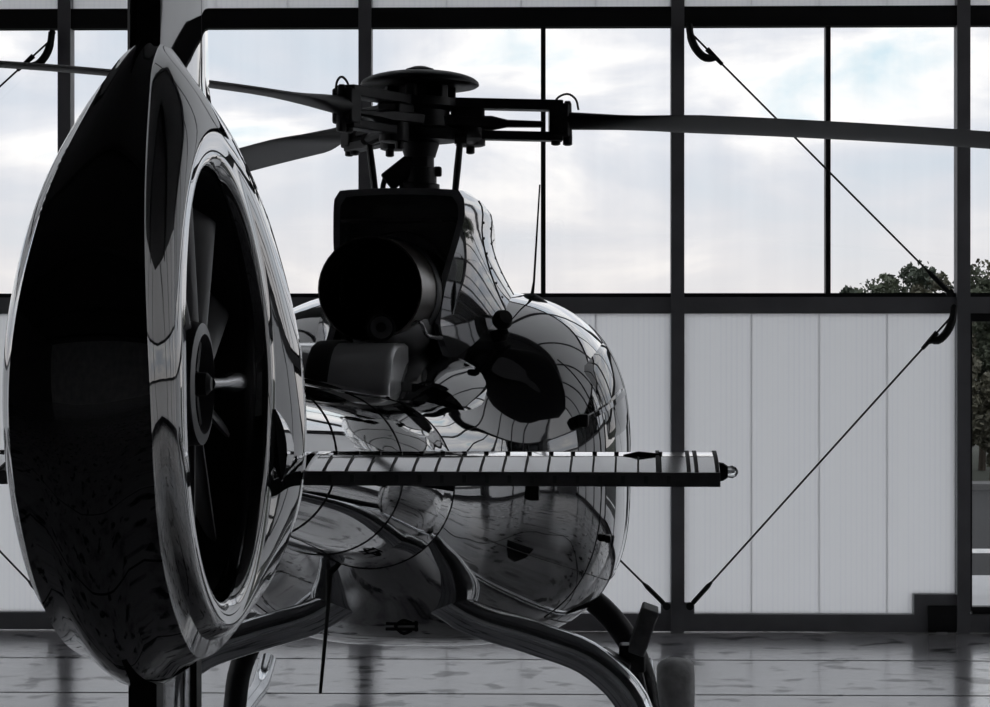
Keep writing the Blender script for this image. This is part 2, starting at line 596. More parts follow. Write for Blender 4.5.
# ---------------------------------------------------------------- outside
gr = MB().span((-150, D + 0.46, -0.35), (150, 300, -0.06)).build('ground_outside', 'grass', None, None, 0)
struct(gr, 'grass field outside the glass', 'ground')
ap = MB().span((-150, D + 0.47, -0.0595), (150, 20.6, -0.03)).build('apron', 'apron', gr, None, 0)
MB().span((-150, 20.6, -0.0595), (150, 33.5, -0.035)).build('asphalt', 'asphalt', gr, None, 0)
MB().span((-150, 22.9, -0.0349), (150, 23.4, -0.03)).build('painted_line', 'white_line', gr, None, 0)
MB().span((-150, 33.5, -0.0595), (150, 34.3, 0.06)).build('kerb', 'kerb', gr, None, 0)

leaf_me = {}


def tree(X, Y, H, R, kind, label, seed):
    r = np.random.default_rng(seed)
    e = empty('tree', (X - Y * 0.0244, Y, -0.06))
    tag(e, label, 'tree', 'trees beyond the hangar glass')
    tb = MB()
    tb.tube([(0, 0, 0), (0.05, 0.02, H * 0.3), (0.0, 0.05, H * 0.62)], [R * 0.10, R * 0.08, R * 0.04], 8)
    for k in range(7):
        an = k * 2.4 + r.random()
        z0 = H * (0.25 + 0.05 * k)
        p1 = np.array((math.cos(an) * R * 0.6, math.sin(an) * R * 0.6, z0 + H * 0.2))
        tb.tube([(0.03, 0.02, z0), p1 * 0.5 + np.array((0, 0, z0 * 0.5)), p1], [R * 0.04, R * 0.03, R * 0.012], 6)
    tb.build('trunk', 'bark', e)
    # crown: many small leaf sprays on clustered lobes
    nl = 60
    lobes = []
    for k in range(nl):
        d = r.normal(size=3)
        d = d / np.linalg.norm(d)
        rr = r.random() ** 0.5
        lobes.append((np.array((d[0] * R * rr, d[1] * R * rr, H * 0.56 + d[2] * H * 0.40 * rr)), R * r.uniform(0.16, 0.34)))
    n = 9000
    li = r.integers(0, nl, n)
    d = r.normal(size=(n, 3))
    d /= np.linalg.norm(d, axis=1)[:, None]
    C = np.array([lobes[i][0] for i in li]) + d * np.array([lobes[i][1] for i in li])[:, None] * r.uniform(0.55, 1.08, n)[:, None]
    C[:, 2] = np.maximum(C[:, 2], 0.1)
    sz = r.uniform(0.03, 0.075, n)
    U = r.normal(size=(n, 3))
    U /= np.linalg.norm(U, axis=1)[:, None]
    V = np.cross(U, r.normal(size=(n, 3)))
    V /= np.linalg.norm(V, axis=1)[:, None]
    q = np.stack([C + U * sz[:, None], C + V * sz[:, None] * 0.6, C - U * sz[:, None], C - V * sz[:, None] * 0.6], 1).reshape(-1, 3)
    me = bpy.data.meshes.new('crown')
    me.from_pydata(q.tolist(), [], np.arange(4 * n).reshape(-1, 4).tolist())
    me.materials.append(M['leaf_%d' % kind])
    c = link('crown', me, e)
    c['kind'] = 'stuff'
    return e


T = [  # X, Y, H, R, kind
    (6.00, 36.4, 3.28, 0.62, 1, 'small round tree at the low end of the tree row'),
    (6.95, 39.2, 3.78, 0.80, 0, 'rounded green tree just behind the first small one'),
    (7.50, 36.8, 3.66, 0.74, 2, 'brownish-green tree crossed by the bracing cable'),
    (8.20, 42.0, 4.15, 0.95, 1, 'tall dark green tree seen past the steel post'),
    (8.78, 39.6, 3.85, 0.70, 0, 'slim green tree behind the glass door, top above the rail'),
    (7.95, 35.1, 1.9, 0.62, 2, 'low brownish bush by the kerb outside the glass door'),
    (8.3, 47.0, 3.75, 1.0, 1, 'dark green tree at the back of the row'),
    (5.90, 44.3, 2.95, 0.7, 0, 'low bushy tree whose tip just clears the rail'),
    (1.80, 46.0, 3.30, 0.8, 1, 'lone distant tree whose tip shows above the cabin'),
    (10.0, 38.6, 4.2, 0.85, 1, 'large dark tree past the glass door'),
    (10.4, 44.5, 4.7, 1.2, 2, 'broad brownish tree at the very back past the glass door'),
]
for i, (X, Y, H, R, k, lb) in enumerate(T):
    tree(X, Y, H, R, k, lb, 100 + i)

# ---------------------------------------------------------------- bracing cables on the door wall


def brace(p0, p1, label, strap0=None):
    """p = (u, z) on the wall; strap0 = side (-1/+1) of a bent strap at the upper end p0"""
    e = empty('bracing_cable', wallm, YAW)
    tag(e, label, 'cable', 'diagonal bracing cables on the door wall')
    A = np.array((p0[0], -0.146, p0[1]))
    B = np.array((p1[0], -0.146, p1[1]))
    t = norm(B - A)
    MB().tube([A, B], 0.0075, 8).build('cable', 'cable_black', e)
    # lower turnbuckle and eye
    MB().tube([B - t * 0.24, B - t * 0.20, B - t * 0.04, B], [0.009, 0.018, 0.018, 0.010], 10).build('turnbuckle', 'cable_black', e)
    MB().lathe([(-0.015, 0.028), (0.036, 0.028)], B + np.array((0, 0.0, 0)), (0, 1, 0), 12).build('eye_bolt', 'frame_dark', e)
    if strap0:
        s = strap0
        pts = [A + np.array((-0.01 * s, 0, 0.06)), A + np.array((0.00 * s, 0, -0.02)), A + np.array((0.04 * s, 0, -0.12)), A + np.array((0.11 * s, 0, -0.185)), A + np.array((0.17 * s, 0, -0.19)), A + t * 0.265]
        MB().tube(curve3(pts, 16), [0.026] * 4 + [0.03] * 9 + [0.028, 0.024, 0.018], 10).build('bent_strap', 'cable_black', e)
        MB().tube([A + t * 0.17, A + t * 0.33], [0.02, 0.014], 10).build('turnbuckle', 'cable_black', e)
        MB().tube([A + np.array((-0.01 * s, 0.0, 0.06)), A + np.array((-0.012 * s, 0.036, 0.06))], 0.02, 8).build('anchor_pin', 'frame_dark', e)
    return e


pL, p0_, p1_, p2_ = posts[posts.index(-3.185)], -0.957, 1.345, 3.435
brace((p1_ + 0.09, 4.40), (p2_ - 0.11, 2.49), 'thin cable running down across the two clear panes above the ribbed sheets', 1)
brace((p2_ - 0.09, 2.33), (p1_ + 0.085, 0.20), 'thin cable crossing the wide bay of ribbed sheets beside the roller housing', -1)
brace((p0_ + 0.09, 2.30), (p1_ - 0.085, 0.20), 'thin cable crossing the ribbed bay behind the cabin', 1)
brace((pL - 0.09, 4.36), (pL - 2.15, 2.49), 'thin cable slanting down behind the fan fin across clear glass', -1)
brace((pL - 2.15, 2.33), (pL - 0.085, 0.20), 'thin cable slanting down to the post foot beside the tail shroud', 1)

# ---------------------------------------------------------------- the helicopter
HEAD = math.atan(0.067)
HX, HY = -0.378, 11.0
_c, _s = math.cos(CAM_YAW), math.sin(CAM_YAW)
HX, HY = HX * _c - HY * _s, HX * _s + HY * _c
HEAD -= CAM_YAW
heli = empty('helicopter', (HX, HY, 0), -HEAD)
tag(heli, 'glossy black helicopter on skids with a ducted tail fan, parked in the hangar', 'helicopter')

# --- cabin body
SA = [-2.05, -1.70, -1.30, -1.00, -0.75, -0.50, -0.20, 0.25, 1.00, 1.70, 2.30, 2.80, 3.12, 3.28]
SW = [0.35, 0.44, 0.575, 0.73, 0.87, 0.965, 1.02, 1.045, 1.045, 0.99, 0.84, 0.58, 0.30, 0.04]
ST = [1.87, 1.88, 1.92, 2.01, 2.12, 2.23, 2.325, 2.385, 2.39, 2.33, 2.15, 1.83, 1.55, 1.27]
SB = [1.17, 1.04, 0.90, 0.79, 0.71, 0.65, 0.605, 0.58, 0.57, 0.58, 0.63, 0.72, 0.88, 1.17]
SC = [1.52, 1.52, 1.51, 1.50, 1.49, 1.48, 1.47, 1.46, 1.45, 1.42, 1.36, 1.28, 1.24, 1.22]
SN = [2.0, 2.1, 2.3, 2.5, 2.65, 2.75, 2.85, 2.95, 2.95, 2.8, 2.5, 2.2, 2.0, 2.0]
SNB = [2.0, 2.1, 2.3, 2.5, 2.7, 2.9, 3.1, 3.2, 3.3, 3.1, 2.7, 2.3, 2.0, 2.0]


def body(a, th, off=0.0):
    def raw(a, th):
        w, t, b_, c, n = (float(spline(SA, q, a)[0]) for q in (SW, ST, SB, SC, SN))
        cs, sn = math.cos(th), math.sin(th)
        if sn < 0:
            n = float(spline(SA, SNB, a)[0])
        xx = (w) * math.copysign(abs(cs) ** (2 / n), cs)
        h = (t - c) if sn > 0 else (c - b_)
        return np.array((xx, a, c + h * math.copysign(abs(sn) ** (2 / n), sn)))
    p = raw(a, th)
    if off:
        e = 1e-3
        nn = norm(np.cross(raw(a, th + e) - raw(a, th - e), raw(min(a + e, 3.27), th) - raw(max(a - e, -2.04), th)))
        if nn @ (p - np.array((0, a, 1.5))) < 0:
            nn = -nn
        p = p + nn * off
    return p


NT = 96
av = np.concatenate([np.linspace(-2.05, 2.3, 66), np.linspace(2.35, 3.28, 20)])
rings = [[body(a, t) for t in np.linspace(0, 2 * PI, NT, endpoint=False)] for a in av]
cab = MB().loft(rings).build('cabin_shell', 'gloss_paint', heli, None, 60)


def patch(a0, a1, t0, t1, off, na=14, nt=14):
    """a thin raised skin on the cabin surface, closed at its rim"""
    A, Tt = np.linspace(a0, a1, na), np.linspace(t0, t1, nt)
    m = MB()
    rr = []
    for i, a in enumerate(A):
        for j, t in enumerate(Tt):
            rim = i in (0, na - 1) or j in (0, nt - 1)
            rr.append(body(a, t, -0.003 if rim else off))
    f = [(i * nt + j, i * nt + j + 1, (i + 1) * nt + j + 1, (i + 1) * nt + j) for i in range(na - 1) for j in range(nt - 1)]
    return m.add(rr, f)


def line_on_body(pts, off=0.0, r=0.003):
    return MB().tube([body(a, t, off) for a, t in pts], r, 6)


R_ = math.radians
# cabin windows and doors on both flanks
for s in (1, -1):
    fix = (lambda t: t) if s == 1 else (lambda t: PI - t)
    t0, t1 = sorted((fix(R_(6)), fix(R_(36))))
    patch(-0.55, 0.55, t0, t1, 0.006).build('side_window', 'cabin_glass', cab, None, 60)
    patch(0.75, 2.1, t0 - 0.12, t1 + 0.05, 0.006).build('side_window', 'cabin_glass', cab, None, 60)
    line_on_body([(-0.62, fix(t)) for t in np.linspace(R_(-52), R_(45), 30)]).build('door_seam', 'seam', cab)
    line_on_body([(0.66, fix(t)) for t in np.linspace(R_(-52), R_(45), 30)]).build('door_seam', 'seam', cab)
    line_on_body([(a, fix(R_(-52))) for a in np.linspace(-0.62, 0.66, 14)]).build('door_seam', 'seam', cab)
    line_on_body([(a, fix(R_(-28))) for a in np.linspace(-1.5, 2.2, 30)], 0.0, 0.0025).build('door_seam', 'seam', cab)
    # sliding door rail
    b = MB()
    path = [(a, fix(R_(17))) for a in np.linspace(-0.78, 0.1, 16)]
    b.loft([[body(a, t - 0.016 * s, 0.0), body(a, t - 0.016 * s, 0.022), body(a, t + 0.016 * s, 0.022), body(a, t + 0.016 * s, 0.0)] for a, t in path])
    b.build('door_rail', 'gloss_panel', cab)
    MB().box(body(-0.78, fix(R_(17)), 0.02), (0.05, 0.08, 0.06)).build('rail_bracket', 'dark_metal', cab, bevel=0.01)
    MB().box(body(-0.5, fix(R_(-14)), 0.008), (0.03, 0.10, 0.035)).build('door_handle', 'dark_metal', cab, bevel=0.008)
    MB().box(body(-1.18, fix(R_(-4)), 0.0), (0.05, 0.06, 0.09)).build('vent_slot', 'seam', cab, bevel=0.006)

# --- tail boom
BA = [-5.45, -4.6, -3.6, -2.8, -2.05]
BZ = [1.80, 1.74, 1.655, 1.585, 1.52]
BR = [0.215, 0.24, 0.28, 0.315, 0.352]
rings = []
for a in np.linspace(-5.45, -2.0, 40):
    z, r = float(spline(BA, BZ, a)[0]), float(spline(BA, BR, a)[0])
    rings.append([(r * math.cos(t), a, z + r * 1.0 * math.sin(t)) for t in np.linspace(0, 2 * PI, 64, endpoint=False)])
boom = MB().loft(rings).build('tail_boom', 'gloss_paint', heli, None, 60)
for a in (-2.06, -3.4, -4.7):
    z, r = float(spline(BA, BZ, a)[0]), float(spline(BA, BR, a)[0])
    MB().tube([((r + 0.001) * math.cos(t), a, z + (r + 0.001) * math.sin(t)) for t in np.linspace(0, 2 * PI, 49)], 0.0025, 6).build('joint_band', 'seam', boom)
# drive shaft cover along the top of the boom
rings = []
for a in np.linspace(-5.3, -2.0, 24):
    z, r = float(spline(BA, BZ, min(a, -2.05))[0]), float(spline(BA, BR, min(a, -2.05))[0])
    rings.append([(0.09 * math.cos(t), a, z + r - 0.03 + 0.055 * math.sin(t)) for t in np.linspace(0, PI, 13)] )
MB().loft(rings).build('shaft_cover', 'gloss_paint', boom)

# --- engine cowling
CA = [-0.95, -0.45, 0.1, 0.7, 1.3, 1.8, 2.1]
CT = [2.80, 2.83, 2.83, 2.76, 2.58, 2.38, 2.25]
CH = {  # half widths of the section at the rear .. front
    'top': [0.295, 0.292, 0.29, 0.27, 0.22, 0.15, 0.05],
    'up': [0.305, 0.33, 0.345, 0.33, 0.28, 0.20, 0.08],
    'mid': [0.30, 0.39, 0.46, 0.45, 0.40, 0.30, 0.12],
    'low': [0.33, 0.48, 0.60, 0.60, 0.52, 0.40, 0.16],
    'base': [0.40, 0.62, 0.74, 0.74, 0.64, 0.48, 0.20],
}


def cowl_ring(a, inset=0.0):
    g = lambda k: float(spline(CA, CH[k], a)[0]) - inset
    t = float(spline(CA, CT, a)[0]) - inset
    zb_ = 1.95
    hh = t - zb_
    side = np.array([(g('base'), zb_), (g('low'), zb_ + 0.22 * hh), (g('mid'), zb_ + 0.45 * hh), (g('up'), zb_ + 0.78 * hh), (g('up') - 0.003, zb_ + 0.93 * hh), (g('top'), t)])
    s = np.concatenate([[0], np.cumsum(np.linalg.norm(np.diff(side, axis=0), axis=1))])
    tt = np.linspace(0, s[-1] * 0.955, 26)
    pts = [(float(spline(s, side[:, 0], q)[0]), float(spline(s, side[:, 1], q)[0])) for q in tt]
    pts.append((g('top') - 0.02, t - 0.0))
    rear_in = max(0.0, min(1.0, (-0.30 - a) / 0.65)) ** 1.5
    right = [(p[0] - 0.13 * rear_in * max(0.0, min(1.0, (2.68 - p[1]) / 0.5)), a, p[1]) for p in pts]
    top = [(x_, a, t + 0.012 * (1 - (x_ / g('top')) ** 2)) for x_ in np.linspace(g('top') - 0.06, -(g('top') - 0.06), 7)]
    left = [(-p[0], a, p[1]) for p in pts[::-1]]
    return right + top + left


rings = [cowl_ring(-0.50, 0.035), cowl_ring(-0.95, 0.03)] + [cowl_ring(a) for a in np.linspace(-0.95, 2.1, 34)]
cowl = MB().loft(rings, closed=False).build('engine_cowling', 'gloss_panel', heli, None, 40)
r0 = [np.array(p) for p in cowl_ring(-0.52, 0.034)]
MB().add(r0, [tuple(range(len(r0)))]).build('firewall', 'bay_lining', cowl)
MB().tube([(-0.30, -0.93, 2.665), (0.0, -0.93, 2.66), (0.30, -0.93, 2.665)], 0.012, 8).build('bay_frame_bar', 'gloss_panel', cowl)
MB().tube([(0.25 * math.cos(t), -0.86, 2.33 + 0.29 * math.sin(t)) for t in np.linspace(R_(-20), R_(200), 24)], 0.008, 8).build('heat_shield_rim', 'gloss_panel', cowl)
# seam and rivets of the access panel on the flank
for s in (1, -1):
    MB().tube([(s * (x_ + 0.002), a, z) for x_, a, z in [cowl_ring(-0.30)[i] for i in range(6, 26)]], 0.0022, 6).build('panel_seam', 'seam', cowl)
    MB().tube([(s * (x_ + 0.002), a, z) for x_, a, z in [cowl_ring(0.22)[i] for i in range(6, 26)]], 0.0022, 6).build('panel_seam', 'seam', cowl)
    riv = MB().lathe([(0, 0.007), (0.004, 0.006)], (0, 0, 0), (s, 0, 0), 8).mesh('rivet', 'seam')
    for i in range(8, 24, 2):
        x_, a, z = cowl_ring(-0.24)[i]
        link('rivet', riv, cowl, (s * x_, a, z))
        x_, a, z = cowl_ring(0.16)[i]
        link('rivet', riv, cowl, (s * x_, a, z))

# lower engine deck fairing under the exhaust
rings = []
for a, w, t in [(-1.5, 0.36, 1.93), (-1.3, 0.42, 2.00), (-0.95, 0.50, 2.06), (-0.5, 0.60, 2.12)]:
    rings.append([(w * math.cos(q), a, 1.70 + (t - 1.70) * abs(math.sin(q)) ** 0.6) for q in np.linspace(0, PI, 25)])
deck = MB().loft(rings).build('engine_deck', 'gloss_paint', heli, None, 40)
# rounded cooler box with its dark air slot
rings = []
def rbox(cx, cz, w, h, a, r=0.05, n=6):
    pts = []
    for qx, qz, q0 in ((1, 1, 0), (-1, 1, 1), (-1, -1, 2), (1, -1, 3)):
        for t in np.linspace(q0 * PI / 2, q0 * PI / 2 + PI / 2, n):
            pts.append((cx + qx * (w - r) + r * math.cos(t), a, cz + qz * (h - r) + r * math.sin(t)))
    return pts
crow = [(-1.955, 1.845), (-1.955, 1.885), (-1.94, 1.925), (-1.91, 1.965), (-1.865, 2.005), (-1.80, 2.045), (-1.72, 2.075), (-1.60, 2.093), (-1.2, 2.10)]


def cooler_strip(x0, x1, out_):
    n = len(crow)
    cols = []
    for xx, ins in ((x0, 0.018), (x0 + 0.012, 0.004), (x0 + 0.03, 0.0), (x1 - 0.03, 0.0), (x1 - 0.012, 0.004), (x1, 0.018)):
        ring = []
        for i, (a_, z_) in enumerate(crow):
            dx, dz = (-1, 0) if i < 3 else ((-0.7, 0.7) if i < 6 else (0, 1))
            ring.append((xx, a_ + (out_ - ins) * dx, z_ + (out_ - ins) * dz))
        ring.append((xx, -1.2, 1.84))
        cols.append(ring)
    return MB().loft(cols)


box = cooler_strip(-0.425, 0.07, 0.0).build('cooler_fairing', 'cooler_skin', heli, None, 40)
cooler_strip(-0.295, -0.185, 0.012).build('air_slot', 'soot', box)
MB().span((-0.445, -1.99, 1.822), (0.085, -1.2, 1.842)).build('fairing_lip', 'cooler_skin', box)
rv = MB().lathe([(0, 0.006), (0.005, 0.005)], (0, 0, 0), (0, -1, 0), 8).mesh('rivet', 'seam')
for k in range(10):
    link('rivet', rv, box, (-0.40 + k * 0.045, -1.938, 1.872))

# exhaust
ex0, ex1 = np.array((-0.02, -0.45, 2.33)), np.array((-0.085, -1.35, 2.335))
ea = norm(ex1 - ex0)
L = float(np.linalg.norm(ex1 - ex0))
exh = MB().lathe([(0, 0.25), (L * 0.5, 0.245), (L, 0.235), (L + 0.003, 0.228), (L - 0.01, 0.225), (L * 0.4, 0.222), (L * 0.2, 0.12)], ex0, ea, 40, False, True).build('exhaust_pipe', 'exhaust_metal', heli)
MB().lathe([(L * 0.55, 0.2215), (L * 0.52, 0.001)], ex0, ea, 40, False, False).build('exhaust_throat', 'soot', exh)
MB().lathe([(L * 0.52, 0.248), (L * 0.55, 0.258), (L * 0.6, 0.258), (L * 0.63, 0.247)], ex0, ea, 40, False, False).build('clamp_band', 'dark_metal', exh)
# generator cone and flange below the exhaust
g0 = np.array((-0.03, -1.38, 2.165))
gen = MB().lathe([(0.65, 0.20), (0.25, 0.17), (0.12, 0.11), (0.05, 0.075), (0, 0.06)], g0, (0, 1, 0), 28).build('generator_cone', 'dark_metal', heli)
MB().lathe([(-0.012, 0.048), (0.01, 0.05)], g0, (0, 1, 0), 24).build('shaft_flange', 'fan_metal', gen)
MB().lathe([(-0.02, 0.022), (0.0, 0.024)], g0, (0, 1, 0), 16).build('shaft_nut', 'dark_metal', gen)
MB().tube(curve3([(0.06, -1.28, 2.17), (0.13, -1.3, 2.19), (0.16, -1.25, 2.13), (0.22, -1.2, 2.12)], 14), 0.009, 8).build('oil_line', 'steel', gen)
MB().tube(curve3([(-0.24, -0.90, 2.58), (-0.26, -0.93, 2.45), (-0.27, -0.93, 2.2), (-0.25, -0.93, 2.05)], 12), 0.012, 8).build('oil_line', 'dark_metal', gen)
# round knob on the shoulder
MB().lathe([(0, 0.045), (0.03, 0.05), (0.06, 0.035)], (0.44, -0.55, 2.20), (0.5, -0.7, 0.4), 16).build('filler_cap', 'seam', cowl)
MB().lathe([(0, 0.03), (0.01, 0.03)], (0.24, -0.93, 2.0), (0.1, -1, 0), 16).build('drain_port', 'seam', cowl)

# --- belly fittings and aerials
aer = MB().tube([(-0.20, -1.8, 1.15), (-0.205, -1.81, 0.98), (-0.235, -1.83, 0.62)], [0.016, 0.009, 0.007], 8).build('whip_aerial', 'seam', heli)
hk = MB()
hk.tube(curve3([(-0.02, -1.05, 0.86), (0.0, -1.05, 0.80), (0.03, -1.05, 0.775), (0.07, -1.05, 0.79)], 12), 0.008, 8)
hk.tube([(-0.05, -1.05, 0.795), (0.10, -1.05, 0.795)], 0.008, 8)
hk.tube([(0.09, -1.05, 0.88), (0.09, -1.05, 0.785)], 0.008, 8)
hk.build('cargo_hook', 'dark_metal', heli)
MB().lathe([(0.0, 0.10), (0.03, 0.09), (0.06, 0.05), (0.075, 0.02)], (0.54, 0.3, 2.285), (0, 0, 1), 20).build('aerial_base', 'seam', heli)
MB().tube([(0.545, 0.3, 2.31), (0.56, 0.3, 2.42), (0.59, 0.3, 2.92)], [0.012, 0.006, 0.004], 8).build('whip_aerial', 'seam', heli)

# --- tail shroud with duct
TA, TZ, RD = -6.0, 1.98, 0.49
phis = np.linspace(0, 2 * PI, 120, endpoint=False)


def lerp_ang(phi, table):
    d = math.degrees(phi) % 360
    ks = [k for k, _ in table] + [360]
    vs = [v for _, v in table] + [table[0][1]]
    kk = np.array(ks, float)
    ext = np.concatenate([kk[-3:-1] - 360, kk, kk[1:3] + 360])
    vx = np.concatenate([np.array(vs[-3:-1]), np.array(vs), np.array(vs[1:3])])
    return float(spline(ext, vx, d)[0])


OUT = [(0, 0.80), (30, 0.76), (60, 0.735), (75, 0.75), (90, 0.80), (105, 0.765), (120, 0.715), (150, 0.70), (180, 0.71), (210, 0.71), (240, 0.70), (270, 0.69), (300, 0.70), (320, 0.735), (342, 0.79)]
WO = [(0, 0.225), (30, 0.17), (60, 0.105), (75, 0.065), (90, 0.03), (105, 0.042), (120, 0.066), (150, 0.112), (180, 0.146), (210, 0.148), (240, 0.148), (270, 0.135), (300, 0.16), (320, 0.205), (342, 0.235)]
rings = []
WD = 0.152
for ph in phis:
    O, wo = lerp_ang(ph, OUT), lerp_ang(ph, WO)
    bot = max(0.0, math.cos(ph - R_(250))) ** 2      # rounder edge towards the bottom
    er = 0.012 + 0.05 * bot
    crown = 0.018 + 0.035 * bot
    WD = 0.152 - 0.038 * max(0.0, math.sin(ph)) ** 1.5
    prof = []
    for b_ in np.linspace(-WD, WD, 5):
        prof.append((RD, b_))
    for t in np.linspace(0, PI * 0.62, 6)[1:]:     # lip
        prof.append((RD + 0.035 - 0.035 * math.cos(t), WD + 0.03 * math.sin(t)))
    l0 = prof[-1]
    r_edge = O - crown
    for u in np.linspace(0, 1, 9)[1:-1]:
        bb = l0[1] + (wo - l0[1]) * u ** 1.4 + 0.012 * math.sin(PI * u)
        prof.append((l0[0] + (r_edge - er - l0[0]) * u, bb))
    prof.append((r_edge - er, wo))
    prof.append((r_edge - er * 0.3, wo - er * 0.22))
    prof.append((r_edge, wo - er))
    for u in (0.72, 0.4):
        prof.append((r_edge + crown * (1 - u * u), (wo - er) * u))
    full = prof + [(O, 0.0)] + [(r, -b_) for r, b_ in prof[:4:-1]]
    rings.append([(b_, TA + r * math.cos(ph), TZ + r * math.sin(ph)) for r, b_ in full])
shroud = MB().loft(rings, loop=True).build('tail_shroud', 'gloss_paint', heli, None, 38)
# dark duct lining
MB().loft([[(b_, TA + (RD - 0.004) * math.cos(p), TZ + (RD - 0.004) * math.sin(p)) for b_ in np.linspace(-0.12, 0.12, 6)] for p in phis], closed=False, loop=True).build('duct_lining', 'dark_metal', shroud)
# fan: hub, ring, blades, stator with drive shaft
hub = MB().lathe([(-0.06, 0.05), (-0.055, 0.13), (0.02, 0.145), (0.05, 0.14), (0.055, 0.115), (0.02, 0.105), (0.015, 0.0)], (0.06, TA, TZ), (1, 0, 0), 32, True, False).build('fan_hub', 'fan_metal', shroud)
MB().lathe([(0.0, 0.03), (0.05, 0.026), (0.06, 0.015)], (0.07, TA, TZ), (1, 0, 0), 20).build('hub_cap', 'dark_metal', shroud)
for k in range(6):
    an = k * PI / 3
    MB().tube([(0.085, TA + 0.03 * math.cos(an), TZ + 0.03 * math.sin(an)), (0.085, TA + 0.12 * math.cos(an), TZ + 0.12 * math.sin(an))], 0.012, 8).build('hub_spoke', 'dark_metal', shroud)
bl = MB()
rg = []
for r in np.linspace(0.13, 0.47, 9):
    pit = R_(48 - 40 * (r - 0.13))
    ch = 0.062
    cd = (math.sin(pit), math.cos(pit))
    pr = []
    for t in np.linspace(0, 2 * PI, 14, endpoint=False):
        c_, th_ = ch * math.cos(t), 0.008 * math.sin(t) * (1.2 + math.cos(t)) / 1.2
        pr.append((c_ * cd[0] + th_ * cd[1], c_ * cd[1] - th_ * cd[0], r))
    rg.append(pr)
bl_me = bl.loft(rg).mesh('fan_blade', 'fan_metal')
for k, an in enumerate([8, 41, 77, 118, 152, 188, 222, 259, 296, 330]):
    link('fan_blade', bl_me, shroud, (0.05, TA, TZ), (R_(an), 0, 0))
MB().tube([(-0.11, TA, TZ), (-0.11, TA + 0.2, TZ), (-0.11, TA + 0.5, TZ)], [0.05, 0.045, 0.05], 14).build('drive_shaft', 'fan_metal', shroud)
MB().tube([(0.12, TA + 0.02, TZ + 0.0), (0.125, TA + 0.16, TZ), (0.12, TA + 0.30, TZ - 0.0), (0.10, TA + 0.49, TZ)], [0.016, 0.014, 0.026, 0.026], 12).build('pitch_rod', 'steel', shroud)
vn = MB().loft([[(-0.145 + 0.02 * math.cos(t), 0.035 * math.sin(t), r) for t in np.linspace(0, 2 * PI, 10, endpoint=False)] for r in (0.10, 0.488)]).mesh('stator_vane', 'dark_metal')
for k in range(10):
    link('stator_vane', vn, shroud, (0, TA, TZ), (R_(18 + k * 36), 0, 0))

# fin above the shroud
rings = []
for z, s0, s1, th in [(0.50, -0.14, 0.60, 0.05), (0.66, -0.10, 0.57, 0.042), (0.74, -0.075, 0.54, 0.034), (0.86, -0.065, 0.53, 0.032), (1.05, -0.05, 0.52, 0.030), (1.45, -0.02, 0.50, 0.026)]:
    pr = []
    for u, tt in ((0, 0.80), (0.08, 0.86), (0.25, 0.95), (0.5, 1.0), (0.75, 0.95), (0.93, 0.75), (0.985, 0.45), (1.0, 0.05)):
        pr.append((th * tt, TA + s0 + (s1 - s0) * u, TZ + z))
    rings.append(pr + [(-p[0], p[1], p[2]) for p in pr[::-1]])
fin = MB().loft(rings).build('tail_fin', 'gloss_paint', heli, None, 35)
MB().loft([[(-0.018, TA - 0.03, TZ + z), (-0.038, TA - 0.09, TZ + z), (-0.046, TA - 0.08, TZ + z), (-0.026, TA + 0.03, TZ + z)] for z in (0.72, 1.2)]).build('trim_tab', 'dark_metal', fin)
# lower bumper fin
rings = []
for z, s0, s1 in [(-0.60, -0.10, 0.36), (-0.78, -0.10, 0.34), (-0.95, -0.08, 0.30)]:
    pr = [(0.022, s0), (0.028, s0 + 0.1), (0.028, s1 - 0.1), (0.02, s1)]
    rings.append([(x_, TA + y_, TZ + z) for x_, y_ in pr] + [(-x_, TA + y_, TZ + z) for x_, y_ in pr[::-1]])
bum = MB().loft(rings).build('tail_bumper', 'gloss_panel', heli)
MB().span((-0.032, TA - 0.13, TZ - 1.0), (0.032, TA - 0.06, TZ - 0.66)).build('bumper_edge', 'seam', bum)
MB().span((-0.034, TA + 0.30, TZ - 1.0), (0.034, TA + 0.36, TZ - 0.64)).build('bumper_edge', 'seam', bum)

# --- horizontal stabiliser
SY0, SY1 = -5.30, -4.92      # trailing / leading edge
SZ = 1.743
HS = 1.315
prof = [(SY0, SZ - 0.004), (SY0 + 0.06, SZ + 0.012), (SY0 + 0.16, SZ + 0.030), (SY0 + 0.27, SZ + 0.040), (SY0 + 0.34, SZ + 0.038), (SY1, SZ + 0.022),
        (SY0 + 0.34, SZ + 0.0), (SY0 + 0.24, SZ - 0.02), (SY0 + 0.10, SZ - 0.028), (SY0, SZ - 0.022)]
SR = 0.235
stab = MB()
for s in (1, -1):
    stab.loft([[(s * x_, y_, z_) for y_, z_ in prof] for x_ in (SR, 0.7, HS)])
    stab.span((s * 0.12, SY0 + 0.2, SZ - 0.02), (s * (SR + 0.01), SY1 - 0.02, SZ + 0.02))
stab = stab.build('horizontal_stabilizer', 'stab_skin', heli, None, 30)
for s in (1, -1):
    MB().span((s * SR, SY0 - 0.012, SZ - 0.036), (s * HS, SY0 - 0.001, SZ + 0.001)).build('trailing_flange', 'flange_grey', stab)
rib_me = MB().loft([[(-0.0025, 0, -0.006), (0.0025, 0, -0.006), (0.0025, 0, 0.003), (-0.0025, 0, 0.003)], [(-0.0025, 0.10, 0.016), (0.0025, 0.10, 0.016), (0.0025, 0.10, 0.024), (-0.0025, 0.10, 0.024)], [(-0.0025, 0.16, 0.024), (0.0025, 0.16, 0.024), (0.0025, 0.16, 0.034), (-0.0025, 0.16, 0.034)]]).mesh('rib', 'seam')
low_me = MB().box((0, 0, 0), (0.010, 0.010, 0.020)).mesh('rib', 'fan_metal')
